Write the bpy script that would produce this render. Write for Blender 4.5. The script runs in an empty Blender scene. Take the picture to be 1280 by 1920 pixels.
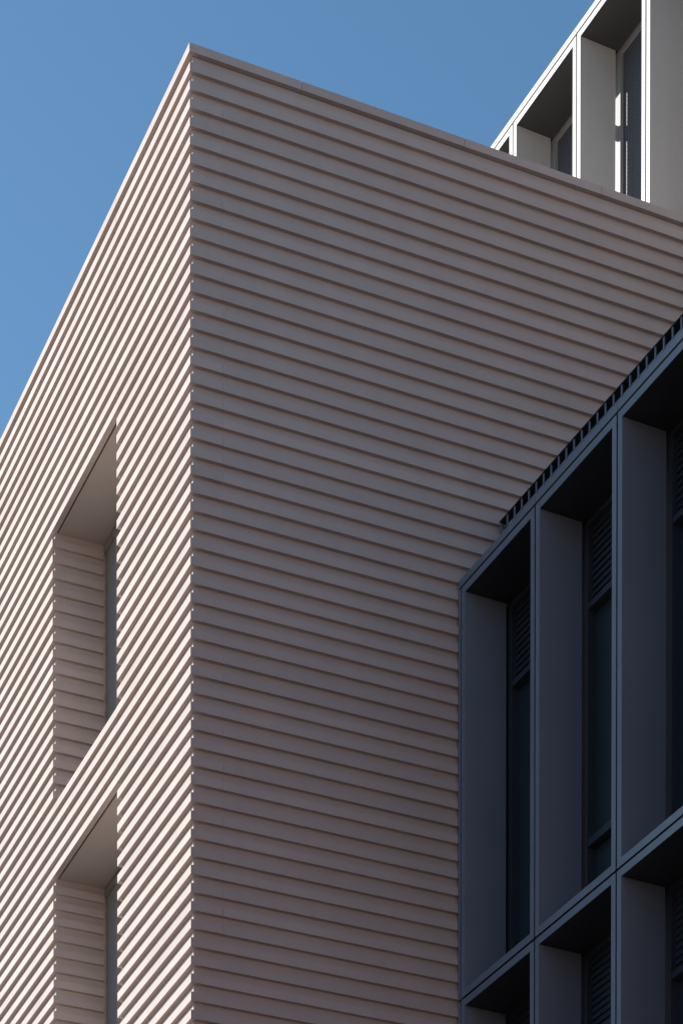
import bpy, bmesh, math, random
from mathutils import Vector, Matrix
random.seed(7)
R = math.radians

# ------------------------------------------------------------------ scene, camera, light
scene = bpy.context.scene
col = scene.collection

cam_d = bpy.data.cameras.new('camera')
cam = bpy.data.objects.new('camera', cam_d)
col.objects.link(cam)
cam.location = (-10.5552, -27.9831, 1.6)
cam.rotation_euler = (R(90 - 1.2536), 0, R(-23.8807))
cam_d.sensor_fit = 'VERTICAL'
cam_d.sensor_height = 36.0
cam_d.lens = 4964.08 / 1920 * 36
cam_d.shift_y = (4212.2 - 960) / 1920
cam_d.clip_end = 3000
scene.camera = cam

SUN_EL, SUN_AZ = 24.9, 31.0            # elevation; azimuth counter-clockwise from +Y
world = bpy.data.worlds.new('World')
scene.world = world
world.use_nodes = True
nt = world.node_tree
sky = nt.nodes.new('ShaderNodeTexSky')
sky.sky_type = 'NISHITA'
sky.sun_disc = False
sky.sun_elevation = R(SUN_EL)
sky.sun_rotation = R(360 - SUN_AZ)
sky.altitude = 50
sky.air_density = 1.0
sky.dust_density = 0.5
sky.ozone_density = 4.5
bg = nt.nodes['Background']
bg.inputs['Strength'].default_value = 0.094
tint = nt.nodes.new('ShaderNodeMix')          # white balance of the whole sky, a little towards cyan
tint.data_type = 'RGBA'; tint.blend_type = 'MULTIPLY'
tint.inputs['Factor'].default_value = 1.0
tint.inputs['B'].default_value = (0.85, 1.035, 0.98, 1)
nt.links.new(sky.outputs[0], tint.inputs['A'])
nt.links.new(tint.outputs['Result'], bg.inputs['Color'])

sun_d = bpy.data.lights.new('sun', 'SUN')
sun_d.energy = 5.0
sun_d.angle = R(0.53)
sun_d.color = (1.0, 0.965, 0.92)
sun = bpy.data.objects.new('sun', sun_d)
col.objects.link(sun)
to_sun = Vector((-math.sin(R(SUN_AZ)) * math.cos(R(SUN_EL)), math.cos(R(SUN_AZ)) * math.cos(R(SUN_EL)), math.sin(R(SUN_EL))))
sun.rotation_euler = to_sun.to_track_quat('Z', 'Y').to_euler()
sun.location = (-20, 30, 40)

scene.view_settings.view_transform = 'Standard'
scene.view_settings.look = 'None'
scene.view_settings.exposure = 0.66
scene.view_settings.gamma = 1.0
scene.render.engine = 'CYCLES'
scene.cycles.max_bounces = 8
scene.cycles.diffuse_bounces = 6

# ------------------------------------------------------------------ materials
def new_mat(name):
    m = bpy.data.materials.new(name)
    m.use_nodes = True
    return m, m.node_tree, m.node_tree.nodes['Principled BSDF']

def nd(t, kind, **kw):
    n = t.nodes.new(kind)
    for k, v in kw.items():
        setattr(n, k, v)
    return n

def mottled(name, col_a, col_b, rough=0.8, scale=2.0, fine=60.0, bump=0.15, streak=0.0, vary=0.06, metallic=0.0, spec=0.5):
    """a surface with a broad and a fine mottle, faint rain streaks, a fine relief and a small difference from piece to piece"""
    m, t, p = new_mat(name)
    geo = nd(t, 'ShaderNodeNewGeometry')
    n1 = nd(t, 'ShaderNodeTexNoise'); n1.inputs['Scale'].default_value = scale; n1.inputs['Detail'].default_value = 6
    n2 = nd(t, 'ShaderNodeTexNoise'); n2.inputs['Scale'].default_value = fine; n2.inputs['Detail'].default_value = 3
    t.links.new(geo.outputs['Position'], n1.inputs['Vector'])
    t.links.new(geo.outputs['Position'], n2.inputs['Vector'])
    mapn = nd(t, 'ShaderNodeMapping'); mapn.inputs['Scale'].default_value = (6.0, 6.0, 0.35)
    t.links.new(geo.outputs['Position'], mapn.inputs['Vector'])
    n3 = nd(t, 'ShaderNodeTexNoise'); n3.inputs['Scale'].default_value = 1.0; n3.inputs['Detail'].default_value = 5
    t.links.new(mapn.outputs[0], n3.inputs['Vector'])
    ramp = nd(t, 'ShaderNodeMapRange'); ramp.inputs['From Min'].default_value = 0.3; ramp.inputs['From Max'].default_value = 0.7
    t.links.new(n1.outputs['Fac'], ramp.inputs['Value'])
    mix = nd(t, 'ShaderNodeMix', data_type='RGBA')
    mix.inputs['A'].default_value = (*col_a, 1); mix.inputs['B'].default_value = (*col_b, 1)
    t.links.new(ramp.outputs[0], mix.inputs['Factor'])
    # brightness factor = 1 + vary*(rand-.5)*2 + fine + streak
    oi = nd(t, 'ShaderNodeObjectInfo')
    mr = nd(t, 'ShaderNodeMapRange'); mr.inputs['To Min'].default_value = 1 - vary; mr.inputs['To Max'].default_value = 1 + vary
    t.links.new(oi.outputs['Random'], mr.inputs['Value'])
    mf = nd(t, 'ShaderNodeMapRange'); mf.inputs['From Min'].default_value = 0.3; mf.inputs['From Max'].default_value = 0.7
    mf.inputs['To Min'].default_value = 0.96; mf.inputs['To Max'].default_value = 1.04
    t.links.new(n2.outputs['Fac'], mf.inputs['Value'])
    ms = nd(t, 'ShaderNodeMapRange'); ms.inputs['From Min'].default_value = 0.35; ms.inputs['From Max'].default_value = 0.65
    ms.inputs['To Min'].default_value = 1 - streak; ms.inputs['To Max'].default_value = 1.0
    t.links.new(n3.outputs['Fac'], ms.inputs['Value'])
    a = nd(t, 'ShaderNodeMath', operation='MULTIPLY'); b = nd(t, 'ShaderNodeMath', operation='MULTIPLY')
    t.links.new(mr.outputs[0], a.inputs[0]); t.links.new(mf.outputs[0], a.inputs[1])
    t.links.new(a.outputs[0], b.inputs[0]); t.links.new(ms.outputs[0], b.inputs[1])
    hs = nd(t, 'ShaderNodeHueSaturation')
    t.links.new(b.outputs[0], hs.inputs['Value']); t.links.new(mix.outputs['Result'], hs.inputs['Color'])
    t.links.new(hs.outputs[0], p.inputs['Base Color'])
    bp = nd(t, 'ShaderNodeBump'); bp.inputs['Strength'].default_value = bump; bp.inputs['Distance'].default_value = 0.01
    t.links.new(n2.outputs['Fac'], bp.inputs['Height']); t.links.new(bp.outputs[0], p.inputs['Normal'])
    rr = nd(t, 'ShaderNodeMapRange'); rr.inputs['To Min'].default_value = rough - 0.08; rr.inputs['To Max'].default_value = min(1, rough + 0.08)
    t.links.new(n1.outputs['Fac'], rr.inputs['Value']); t.links.new(rr.outputs[0], p.inputs['Roughness'])
    p.inputs['Metallic'].default_value = metallic
    p.inputs['Specular IOR Level'].default_value = spec
    return m

M = {}
M['concrete'] = mottled('pale_concrete', (0.566, 0.468, 0.428), (0.534, 0.442, 0.405), 0.85, 1.3, 90, 0.15, 0.03, 0.045, spec=0.3)
M['soffit'] = mottled('smooth_soffit', (0.53, 0.455, 0.41), (0.50, 0.43, 0.39), 0.8, 1.0, 80, 0.06, 0.0, 0.02, spec=0.3)
M['shade_metal'] = mottled('shade_toned_metal', (0.215, 0.243, 0.305), (0.195, 0.222, 0.28), 0.38, 1.2, 40, 0.02, 0.05, 0.05, 0.0)  # the tower's metal darkened: the wing's shade is put into this colour
M['dark_frame'] = mottled('charcoal_frame', (0.055, 0.058, 0.07), (0.045, 0.048, 0.06), 0.45, 1.2, 40, 0.02, 0.03, 0.05, 0.0)
M['light_metal'] = mottled('pale_metal', (0.53, 0.505, 0.485), (0.49, 0.468, 0.45), 0.45, 0.9, 40, 0.02, 0.03, 0.02, 0.0)
M['grey_metal'] = mottled('grey_metal', (0.40, 0.345, 0.31), (0.37, 0.32, 0.285), 0.7, 1.2, 40, 0.02, 0.03, 0.03, 0.0, spec=0.2)
M['shade_soffit'] = mottled('shade_black_soffit', (0.030, 0.030, 0.034), (0.026, 0.026, 0.030), 0.5, 1.2, 40, 0.02, 0.0, 0.05)  # shade under the wing's bay heads, painted as a near-black colour
M['shade_grey_soffit'] = mottled('shade_grey_soffit', (0.055, 0.053, 0.052), (0.05, 0.048, 0.047), 0.5, 1.2, 40, 0.02, 0.0, 0.05)  # same painted shade for the tower's bay heads, slightly lighter
M['grey_frame'] = mottled('window_grey', (0.29, 0.285, 0.285), (0.26, 0.255, 0.255), 0.45, 1.2, 40, 0.02, 0.0, 0.03)
M['bounce_pane'] = mottled('pale_bounce_pane', (0.74, 0.69, 0.64), (0.70, 0.655, 0.61), 0.3, 1.2, 40, 0.0, 0.0, 0.03)  # made-up pale pane that bounces sunlight onto the far side of the recess
M['brick'] = mottled('bounce_brick', (0.48, 0.275, 0.20), (0.42, 0.24, 0.17), 0.9, 0.8, 14, 0.3, 0.1, 0.03)  # warm colour for the added building that bounces sunlight
M['stone'] = mottled('blocker_stone', (0.16, 0.145, 0.13), (0.12, 0.11, 0.10), 0.9, 0.8, 14, 0.3, 0.1, 0.03)  # dark colour for the added building that blocks low sky light
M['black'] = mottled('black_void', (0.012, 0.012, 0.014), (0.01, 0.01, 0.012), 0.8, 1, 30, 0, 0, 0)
M['roof'] = mottled('roof_membrane', (0.62, 0.55, 0.48), (0.55, 0.49, 0.43), 0.9, 0.8, 20, 0.2)
M['paving'] = mottled('street_paving', (0.10, 0.09, 0.08), (0.075, 0.068, 0.06), 0.9, 0.5, 12, 0.3)

def glass_mat(name, tint):
    m, t, p = new_mat(name)
    geo = nd(t, 'ShaderNodeNewGeometry')
    n = nd(t, 'ShaderNodeTexNoise'); n.inputs['Scale'].default_value = 0.7
    t.links.new(geo.outputs['Position'], n.inputs['Vector'])
    bp = nd(t, 'ShaderNodeBump'); bp.inputs['Strength'].default_value = 0.03; bp.inputs['Distance'].default_value = 0.05
    t.links.new(n.outputs['Fac'], bp.inputs['Height']); t.links.new(bp.outputs[0], p.inputs['Normal'])
    p.inputs['Base Color'].default_value = (*tint, 1)
    p.inputs['Roughness'].default_value = 0.06
    p.inputs['IOR'].default_value = 1.5
    return m
M['glass'] = glass_mat('dark_glass', (0.042, 0.049, 0.060))

def perforated(name, base, hole):
    """metal sheet pierced with staggered small holes"""
    m, t, p = new_mat(name)
    tc = nd(t, 'ShaderNodeTexCoord')
    sep = nd(t, 'ShaderNodeSeparateXYZ'); t.links.new(tc.outputs['Object'], sep.inputs[0])
    fr = 2 * math.pi / 0.055
    def wave(sy, sz):
        a = nd(t, 'ShaderNodeMath', operation='MULTIPLY'); a.inputs[1].default_value = fr * sy
        b = nd(t, 'ShaderNodeMath', operation='MULTIPLY'); b.inputs[1].default_value = fr * sz
        t.links.new(sep.outputs['Y'], a.inputs[0]); t.links.new(sep.outputs['Z'], b.inputs[0])
        c = nd(t, 'ShaderNodeMath', operation='ADD'); t.links.new(a.outputs[0], c.inputs[0]); t.links.new(b.outputs[0], c.inputs[1])
        s = nd(t, 'ShaderNodeMath', operation='SINE'); t.links.new(c.outputs[0], s.inputs[0])
        return s
    w1, w2 = wave(.7, .5), wave(.7, -.5)
    mu = nd(t, 'ShaderNodeMath', operation='MULTIPLY'); t.links.new(w1.outputs[0], mu.inputs[0]); t.links.new(w2.outputs[0], mu.inputs[1])
    mr = nd(t, 'ShaderNodeMapRange'); mr.inputs['From Min'].default_value = 0.0; mr.inputs['From Max'].default_value = 0.35
    t.links.new(mu.outputs[0], mr.inputs['Value'])
    mix = nd(t, 'ShaderNodeMix', data_type='RGBA'); mix.inputs['A'].default_value = (*base, 1); mix.inputs['B'].default_value = (*hole, 1)
    t.links.new(mr.outputs[0], mix.inputs['Factor']); t.links.new(mix.outputs['Result'], p.inputs['Base Color'])
    bp = nd(t, 'ShaderNodeBump'); bp.invert = True; bp.inputs['Strength'].default_value = 0.5; bp.inputs['Distance'].default_value = 0.01
    t.links.new(mr.outputs[0], bp.inputs['Height']); t.links.new(bp.outputs[0], p.inputs['Normal'])
    p.inputs['Roughness'].default_value = 0.5
    return m
M['mesh_dark'] = perforated('perforated_dark_sheet', (0.04, 0.043, 0.055), (0.012, 0.012, 0.015))
M['mesh_light'] = perforated('perforated_grey_sheet', (0.12, 0.12, 0.14), (0.02, 0.02, 0.024))

# ------------------------------------------------------------------ mesh helpers
class MB:
    def __init__(self): self.v = []; self.f = []
    def prism(self, plan, z0, z1):
        """vertical prism over a plan polygon given counter-clockwise or clockwise"""
        area = sum(plan[i][0] * plan[(i + 1) % len(plan)][1] - plan[(i + 1) % len(plan)][0] * plan[i][1] for i in range(len(plan)))
        if area < 0: plan = plan[::-1]
        n = len(plan); b = len(self.v)
        self.v += [(x, y, z0) for x, y in plan] + [(x, y, z1) for x, y in plan]
        self.f.append(tuple(b + i for i in range(n))[::-1])
        self.f.append(tuple(b + n + i for i in range(n)))
        for i in range(n):
            j = (i + 1) % n
            self.f.append((b + i, b + j, b + n + j, b + n + i))
        return self
    def box(self, x0, x1, y0, y1, z0, z1):
        x0, x1 = min(x0, x1), max(x0, x1); y0, y1 = min(y0, y1), max(y0, y1)
        return self.prism([(x0, y0), (x1, y0), (x1, y1), (x0, y1)], z0, z1)
    def mesh(self, name, mat):
        me = bpy.data.meshes.new(name)
        me.from_pydata(self.v, [], self.f)
        me.materials.append(mat)
        me.update()
        return me

def link(name, me, parent=None, loc=(0, 0, 0)):
    o = bpy.data.objects.new(name, me)
    col.objects.link(o)
    if parent: o.parent = parent
    o.location = loc
    return o

def part(name, mb, mat, parent, loc=(0, 0, 0)):
    return link(name, mb.mesh(name, M[mat]), parent, loc)

def thing(name, label, cat, loc=(0, 0, 0), rz=0):
    o = bpy.data.objects.new(name, None)
    col.objects.link(o)
    o.location = loc; o.rotation_euler = (0, 0, rz)
    o.empty_display_size = 0.5
    o['label'] = label; o['category'] = cat
    return o

# ------------------------------------------------------------------ ground
g = MB(); g.v = [(-900, -900, 0), (900, -900, 0), (900, 900, 0), (-900, 900, 0)]; g.f = [(0, 1, 2, 3)]
ground = link('ground', g.mesh('ground', M['paving'])); ground['kind'] = 'structure'

# ------------------------------------------------------------------ the pale striped block
P = 0.2                     # pitch of the bands
BH = 0.096                  # height of a band; the groove above it takes the rest
D = 0.048                   # groove depth
T = D + 0.02                # band thickness, its back let into the wall
ZR1 = 1.6 + 23.4705         # underside of the topmost band
TOP = ZR1 + 0.2971          # top of the coping
O1, O2 = 2.5, 5.0           # sides of the window recesses on the sunny face
XE, YE = 6.93, 18.0         # ends of the two faces
REC = 0.70                  # depth of a recess
def zrow(n): return ZR1 - P * (n - 1)
OPEN = [(13, 29), (35, 51)] # band rows cut by the recesses
def in_open(n): return any(a <= n <= b for a, b in OPEN)
LAST = 54                   # last band row built piece by piece
NROW = int(ZR1 / P)         # rows down to the street

block = thing('clad_building', 'pale concrete block of thin horizontal bands, its left face sunlit and its right face shaded', 'building')

w = MB()
ztw = TOP - 0.10
w.box(D, 1.0, D, O1 - D, 0, ztw)                         # corner pier
w.box(D, 1.0, O2 + D, YE, 0, ztw)                        # beyond the recesses
zs = ztw
for a, b in OPEN:
    w.box(D, 1.0, O1 - D, O2 + D, zrow(a - 1) + 0.05, zs)
    zs = zrow(b + 1) + BH - 0.03
w.box(D, 1.0, O1 - D, O2 + D, 0, zs)
w.box(1.0, XE, D, 0.4, 0, ztw)                           # shaded face
part('wall', w, 'concrete', block)
part('roof', MB().box(0.95, XE, 0.35, YE, TOP - 0.75, TOP - 0.45), 'roof', block)

def board(plan, n, jit=True):
    j = random.uniform(-0.0015, 0.0015) if jit else 0
    mb = MB().prism(plan, 0, BH)
    return part('cladding_board', mb, 'concrete', block, (j, j, zrow(n)))

G = 0.0018
JX = 0.385
low = MB()
for n in range(1, NROW):
    right_end = XE if zrow(n) > 19.9 else 4.1
    plans = [
        [(G, 0), (JX - 0.0006, 0), (JX - 0.0006, T), (T + G, T)],                      # shaded face, corner piece
        [(JX + 0.0006, 0), (right_end, 0), (right_end, T), (JX + 0.0006, T)],          # shaded face, long piece
    ]
    if in_open(n):
        plans += [
            [(0, G), (0, O1 - G), (T, O1 - T - G), (T, T + G)],              # sunny face, corner piece
            [(0, O2 + G), (0, YE), (T, YE), (T, O2 + T + G)],                # sunny face, beyond the recess
            [(G, O1), (T + G, O1 - T), (REC, O1 - T), (REC, O1)],            # near side of the recess
            [(G, O2), (T + G, O2 + T), (REC - 0.012, O2 + T), (REC - 0.012, O2)],  # far side of the recess
        ]
    else:
        plans += [
            [(0, G), (0, O1 - G), (T, O1 - G), (T, T + G)],
            [(0, O1 + G), (0, YE), (T, YE), (T, O1 + G)],
        ]
    for pl in plans:
        if n <= LAST: board(pl, n)
        else: low.prism(pl, zrow(n), zrow(n) + BH)
lo = part('lower_cladding_board', low, 'concrete', block); lo['kind'] = 'stuff'

# coping in lengths with open joints
CH = 0.094
zc = TOP - CH
OV = 0.008
CW = 0.34
xs = [(-OV, 1.34), (1.34, 3.39), (3.39, 5.20), (5.20, XE)]
for i, (a, b) in enumerate(xs):
    a2 = a if i == 0 else a + 0.0025
    plan = [(a2, -OV), (b - 0.0025, -OV), (b - 0.0025, CW), ((CW if i == 0 else a2), CW)]
    if i == 0: plan = [(-OV + G, -OV), (b - 0.0025, -OV), (b - 0.0025, CW), (CW + G, CW)]
    part('coping', MB().prism(plan, 0, CH), 'concrete', block, (0, 0, zc))
ys = [-OV, 2.5, 4.6, 6.7, 8.8, 10.9, 13.0, 15.1, YE]
for i in range(len(ys) - 1):
    a, b = ys[i], ys[i + 1]
    if i == 0: plan = [(-OV, -OV + G), (-OV, b - 0.0025), (CW, b - 0.0025), (CW, CW + G)]
    else: plan = [(-OV, a + 0.0025), (-OV, b - 0.0025), (CW, b - 0.0025), (CW, a + 0.0025)]
    part('coping', MB().prism(plan, 0, CH), 'concrete', block, (0, 0, zc))

# recesses: smooth soffit, sill and window
for a, b in OPEN:
    zh = zrow(a - 1)                       # underside of the band over the recess
    zl = zrow(b + 1) + BH - 0.03           # floor of the recess
    part('soffit_panel', MB().box(D + 0.046, REC + 0.15, O1 - D + 0.004, O2 + D - 0.004, zh + 0.002, zh + 0.045), 'soffit', block)
    part('sill', MB().box(D + 0.03, REC + 0.02, O1 - D + 0.004, O2 + D - 0.004, zl + 0.001, zl + 0.02), 'soffit', block)
    f = MB()
    fx0, fx1 = REC, REC + 0.10
    ya, yb = O1 - D + 0.006, O2 + D - 0.012
    f.box(fx0 + 0.03, fx1, yb - 0.42, yb, zl + 0.022, zh - 0.02)      # broad metal side panel
    f.box(fx0, fx1, yb - 0.50, yb - 0.424, zl + 0.022, zh - 0.02)     # stile beside it
    f.box(fx0, fx1, ya, ya + 0.07, zl + 0.022, zh - 0.02)
    f.box(fx0, fx1, ya + 0.072, yb - 0.502, zh - 0.10, zh - 0.02)
    f.box(fx0, fx1, ya + 0.072, yb - 0.502, zl + 0.022, zl + 0.10)
    f.box(fx0 + 0.005, fx0 + 0.028, yb - 0.42, yb, zh - 0.11, zh - 0.02)
    win = part('window', f, 'grey_metal', block)
    part('pane', MB().box(fx0 + 0.05, fx0 + 0.07, ya + 0.071, yb - 0.501, zl + 0.101, zh - 0.101), 'bounce_pane', win)

# ------------------------------------------------------------------ facades of deep framed bays
ANG = R(2.37)
BAY, STOREY = 1.687, 4.74
FT = 0.083                  # width of a frame edge seen from the front
JT = 0.014                  # half a joint
JD = 0.545                  # depth of the frame
WX = 0.59                   # front of the window frame

def bay_meshes(metal, frame, mesh, soff, panel_h, extra_transom):
    """meshes of one framed bay; local y runs 0 .. -BAY, local z 0 .. -STOREY from the upper joint"""
    y0, y1 = -JT, -BAY + JT
    z1, z0 = -JT, -STOREY + JT
    q = {}
    q['jamb_panel'] = (MB().box(0, 0.005, y0, y0 - FT, z0, z1).box(0.0055, JD, y0 - FT + 0.016, y0 - FT, z0 + FT, z1 - FT)
                       .mesh('jamb_panel', M[metal]))
    q['far_jamb_panel'] = (MB().box(0, 0.005, y1, y1 + FT, z0, z1).box(0.0055, 0.40, y1 + FT - 0.016, y1 + FT, z0 + FT, z1 - FT)
                           .mesh('jamb_panel', M[metal]))
    ya, yb = y0 - FT - 0.001, y1 + FT + 0.001
    q['head_panel'] = (MB().box(0.0004, 0.0054, ya, yb, z1 - FT, z1).mesh('head_panel', M[metal]))
    q['soffit_panel'] = MB().box(0.006, WX - 0.002, ya, yb, z1 - FT + 0.002, z1 - FT + 0.016).mesh('soffit_panel', M[soff])  # dark colour carries the shade below the head
    q['sill_panel'] = (MB().box(0.0004, 0.0054, ya, yb, z0, z0 + FT).box(0.006, JD + 0.06, ya, yb, z0 + FT - 0.016, z0 + FT)
                       .mesh('sill_panel', M[metal]))
    zt, zb = z1 - FT + 0.01, z0 + FT - 0.02
    wl, wr = y0 - FT, y1 + FT
    ztr = zt - panel_h                       # underside of the upper panel
    f = MB()
    f.box(WX, WX + 0.12, y0 + 0.011, wl - 0.050, zb, zt)             # stiles
    f.box(WX, WX + 0.12, wr + 0.05, y1 - 0.011, zb, zt)
    f.box(WX, WX + 0.12, wl - 0.0505, wr + 0.0505, zt - 0.06, zt)
    f.box(WX + 0.005, WX + 0.12, wl - 0.0505, wr + 0.0505, ztr, ztr + 0.07)
    f.box(WX, WX + 0.12, wl - 0.0505, wr + 0.0505, zb, zb + 0.06)
    q['window_bay'] = f.mesh('window_bay', M[frame])
    if mesh == 'mesh_dark':                  # tilted louvre blades in front of a dark back sheet
        lv = MB()
        za, zz = ztr + 0.071, zt - 0.061
        nb = 11
        for kk in range(nb):
            zc_ = za + (kk + 0.5) * (zz - za) / nb
            b = len(lv.v)
            ww0, ww1 = wl - 0.051, wr + 0.051
            for (dx, dz) in ((0.052, -0.036), (0.070, 0.028), (0.070, 0.036), (0.052, -0.028)):
                lv.v += [(WX + dx, ww0, zc_ + dz), (WX + dx, ww1, zc_ + dz)]
            for e in range(4):
                e2 = (e + 1) % 4
                lv.f.append((b + 2 * e, b + 2 * e + 1, b + 2 * e2 + 1, b + 2 * e2))
        lv.box(WX + 0.085, WX + 0.09, ww0, ww1, za, zz)
        q['louvre_panel'] = lv.mesh('louvre_panel', M['dark_frame'])
    else:
        q['mesh_panel'] = MB().box(WX + 0.045, WX + 0.06, wl - 0.051, wr + 0.051, ztr + 0.071, zt - 0.061).mesh('mesh_panel', M[mesh])
    gx = WX + 0.105
    if extra_transom:
        zx = -STOREY + 1.07
        q['transom'] = MB().box(WX + 0.005, WX + 0.1, wl - 0.051, wr + 0.051, zx, zx + 0.085).mesh('transom', M[frame])
        q['pane'] = MB().box(gx, gx + 0.012, wl - 0.051, wr + 0.051, zx + 0.086, ztr - 0.001).mesh('pane', M['glass'])
        q['lower_pane'] = MB().box(gx, gx + 0.012, wl - 0.051, wr + 0.051, zb + 0.061, zx - 0.001).mesh('lower_pane', M['glass'])
    else:
        q['pane'] = MB().box(gx, gx + 0.012, wl - 0.051, wr + 0.051, zb + 0.061, ztr - 0.001).mesh('pane', M['glass'])
    q['bracket'] = MB().box(JD + 0.0005, WX - 0.001, wl + 0.001, wl + 0.015, -0.1, 0.1).mesh('bracket', M[frame])
    return q

def place_bay(q, parent, y, z, brackets):
    root = link('window_bay', q['window_bay'], parent, (0, y, z))
    for k, me in q.items():
        if k in ('window_bay', 'bracket'): continue
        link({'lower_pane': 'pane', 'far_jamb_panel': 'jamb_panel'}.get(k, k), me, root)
    for bz in brackets:
        link('bracket', q['bracket'], root, (0, 0, bz))
    return root

ca, sa = math.cos(ANG), math.sin(ANG)
OX = 3.30565

# the dark framed wing in front
dark = thing('framed_building', 'wing of deep framed windows at lower right, its shade put into the dark metal colour', 'building', (OX, 0, 0), ANG)
ZB = 20.165
C0 = -0.09
qd = bay_meshes('shade_metal', 'dark_frame', 'mesh_dark', 'shade_soffit', 0.98, False)
qd2 = bay_meshes('shade_metal', 'dark_frame', 'mesh_dark', 'shade_soffit', 0.98, True)
for r in range(3):
    for i in range(5):
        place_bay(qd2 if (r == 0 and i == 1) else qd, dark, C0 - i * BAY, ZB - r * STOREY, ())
NB = 5
yend = C0 - NB * BAY
for r in range(3):
    z = ZB - r * STOREY
    part('end_trim', MB().box(0.001, WX + 0.134, -0.030, C0 + JT, z - STOREY + JT, z - JT), 'shade_metal', dark)
# one length of capping for each bay, open joints between
for i in range(-1, NB):
    a = -0.03 if i < 0 else C0 - i * BAY - 0.004
    b = C0 + 0.004 if i < 0 else C0 - (i + 1) * BAY + 0.004
    part('capping', MB().box(0, 0.50, a, b, ZB + JT, ZB + JT + 0.085), 'shade_metal', dark)
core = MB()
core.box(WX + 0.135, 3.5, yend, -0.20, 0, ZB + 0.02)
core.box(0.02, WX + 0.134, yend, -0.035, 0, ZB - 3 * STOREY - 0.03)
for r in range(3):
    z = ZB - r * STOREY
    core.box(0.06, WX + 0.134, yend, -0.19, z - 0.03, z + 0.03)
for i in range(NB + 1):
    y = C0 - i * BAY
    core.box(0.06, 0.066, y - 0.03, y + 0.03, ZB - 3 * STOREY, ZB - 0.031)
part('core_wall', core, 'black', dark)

# screen of upright bars along the roof edge
GX = 0.55
gz = 21.095
part('screen_rail', MB().box(GX - 0.012, GX + 0.085, yend, -0.034, gz - 0.016, gz), 'black', dark)
part('screen_back', MB().box(GX + 0.16, GX + 0.18, yend, -0.034, ZB + 0.1, gz + 0.12), 'shade_metal', dark)
bar_me = MB().box(GX - 0.008, GX + 0.004, -0.012, 0.012, ZB + 0.1, gz - 0.0165).mesh('screen_bar', M['shade_metal'])
k = 0
y = -0.045
while y > yend + 0.1:
    link('screen_bar', bar_me, dark, (0, y, 0)); y -= 0.165
part('roof', MB().box(0.51, 3.5, yend, -0.19, ZB + 0.03, ZB + 0.08), 'roof', dark)

# the pale framed tower behind
XC = 3.6
tower = thing('framed_tower', 'pale framed tower with sunlit white frame edges, rising behind the striped block at upper right', 'building',
              (OX + XC * ca, XC * sa, 0), ANG)
ZC = 30.175
CC = 3.301
ql = bay_meshes('light_metal', 'grey_frame', 'mesh_light', 'shade_grey_soffit', 3.0, False)
i0, i1 = -5, 5
for r in range(2):
    for i in range(i0, i1):
        if r == 1 and i < 1: continue
        place_bay(ql, tower, CC - i * BAY, ZC - r * STOREY, (-1.17, -3.2))
ya, yb = CC - i1 * BAY, CC - i0 * BAY
for i in range(i0, i1):
    part('capping', MB().box(0, 0.50, CC - i * BAY - 0.004, CC - (i + 1) * BAY + 0.004, ZC + JT, ZC + JT + 0.083), 'light_metal', tower)
core = MB()
core.box(WX + 0.135, 8.0, ya, yb, 0, ZC + 0.02)
jb = MB()
for r in range(3):
    z = ZC - r * STOREY
    jb.box(0.06, WX + 0.134, ya, yb, z - 0.03, z + 0.03)
for i in range(i0, i1 + 1):
    y = CC - i * BAY
    jb.box(0.06, 0.066, y - 0.03, y + 0.03, ZC - 2 * STOREY, ZC - 0.031)
part('core_wall', core, 'grey_metal', tower)
part('joint_backing', jb, 'black', tower)

# ------------------------------------------------------------------ two unseen masonry buildings, added to bounce and block light
def unseen_building(name, label, loc, rz, width, height, depth, cols, rows, mat):
    """front wall along local x facing local +y, window openings with real depth, panes, cornice"""
    t = thing(name, label, 'building', loc, rz)
    bw, bh = width / cols, height / rows
    X0, X1 = -width / 2, width / 2
    wall = MB()
    for r in range(rows + 1):                                # bands of masonry between the window rows
        z0 = 0 if r == 0 else r * bh - 0.9
        z1 = 0.9 if r == 0 else (r * bh + 0.9 if r < rows else height)
        wall.box(X0, X1, -0.45, 0, z0, z1)
    for r in range(rows):
        for c in range(cols + 1):                            # piers between the windows
            xa = X0 + c * bw - 0.8 if c else X0
            xb = X0 + c * bw + 0.8 if c < cols else X1
            wall.box(xa, xb, -0.45, 0, r * bh + 0.9, (r + 1) * bh - 0.9)
    wall.box(X0, X1, -depth, -0.46, 0, height)
    part('wall', wall, mat, t)
    part('cornice', MB().box(X0 - 0.2, X1 + 0.2, -depth - 0.2, 0.3, height, height + 0.5), 'soffit', t)
    wx, wz = bw - 1.6, bh - 1.8
    wf = MB().box(-wx / 2, -wx / 2 + 0.08, -0.3, -0.2, 0, wz).box(wx / 2 - 0.08, wx / 2, -0.3, -0.2, 0, wz)
    wf.box(-wx / 2 + 0.081, wx / 2 - 0.081, -0.3, -0.2, 0, 0.08).box(-wx / 2 + 0.081, wx / 2 - 0.081, -0.3, -0.2, wz - 0.08, wz)
    wf.box(-wx / 2 + 0.081, wx / 2 - 0.081, -0.29, -0.21, wz / 2 - 0.03, wz / 2 + 0.03)
    wfm = wf.mesh('window', M['light_metal'])
    wpm = MB().box(-wx / 2 + 0.081, wx / 2 - 0.081, -0.27, -0.26, 0.081, wz - 0.081).mesh('pane', M['glass'])
    for r in range(rows):
        for c in range(cols):
            wo = link('window', wfm, t, (X0 + (c + 0.5) * bw, 0, r * bh + 0.9))
            link('pane', wpm, wo)
    return t

unseen_building('bounce_brick_building', 'added long brown brick building out of view, with sash windows, bouncing warm sunlight',
                (-2, -44, 0), 0, 64, 26, 12, 20, 6, 'brick')
unseen_building('blocker_stone_building', 'added long dark stone building out of view, with sash windows, blocking low sky light',
                (-30, -12, 0), R(-90), 44, 15, 12, 14, 4, 'stone')
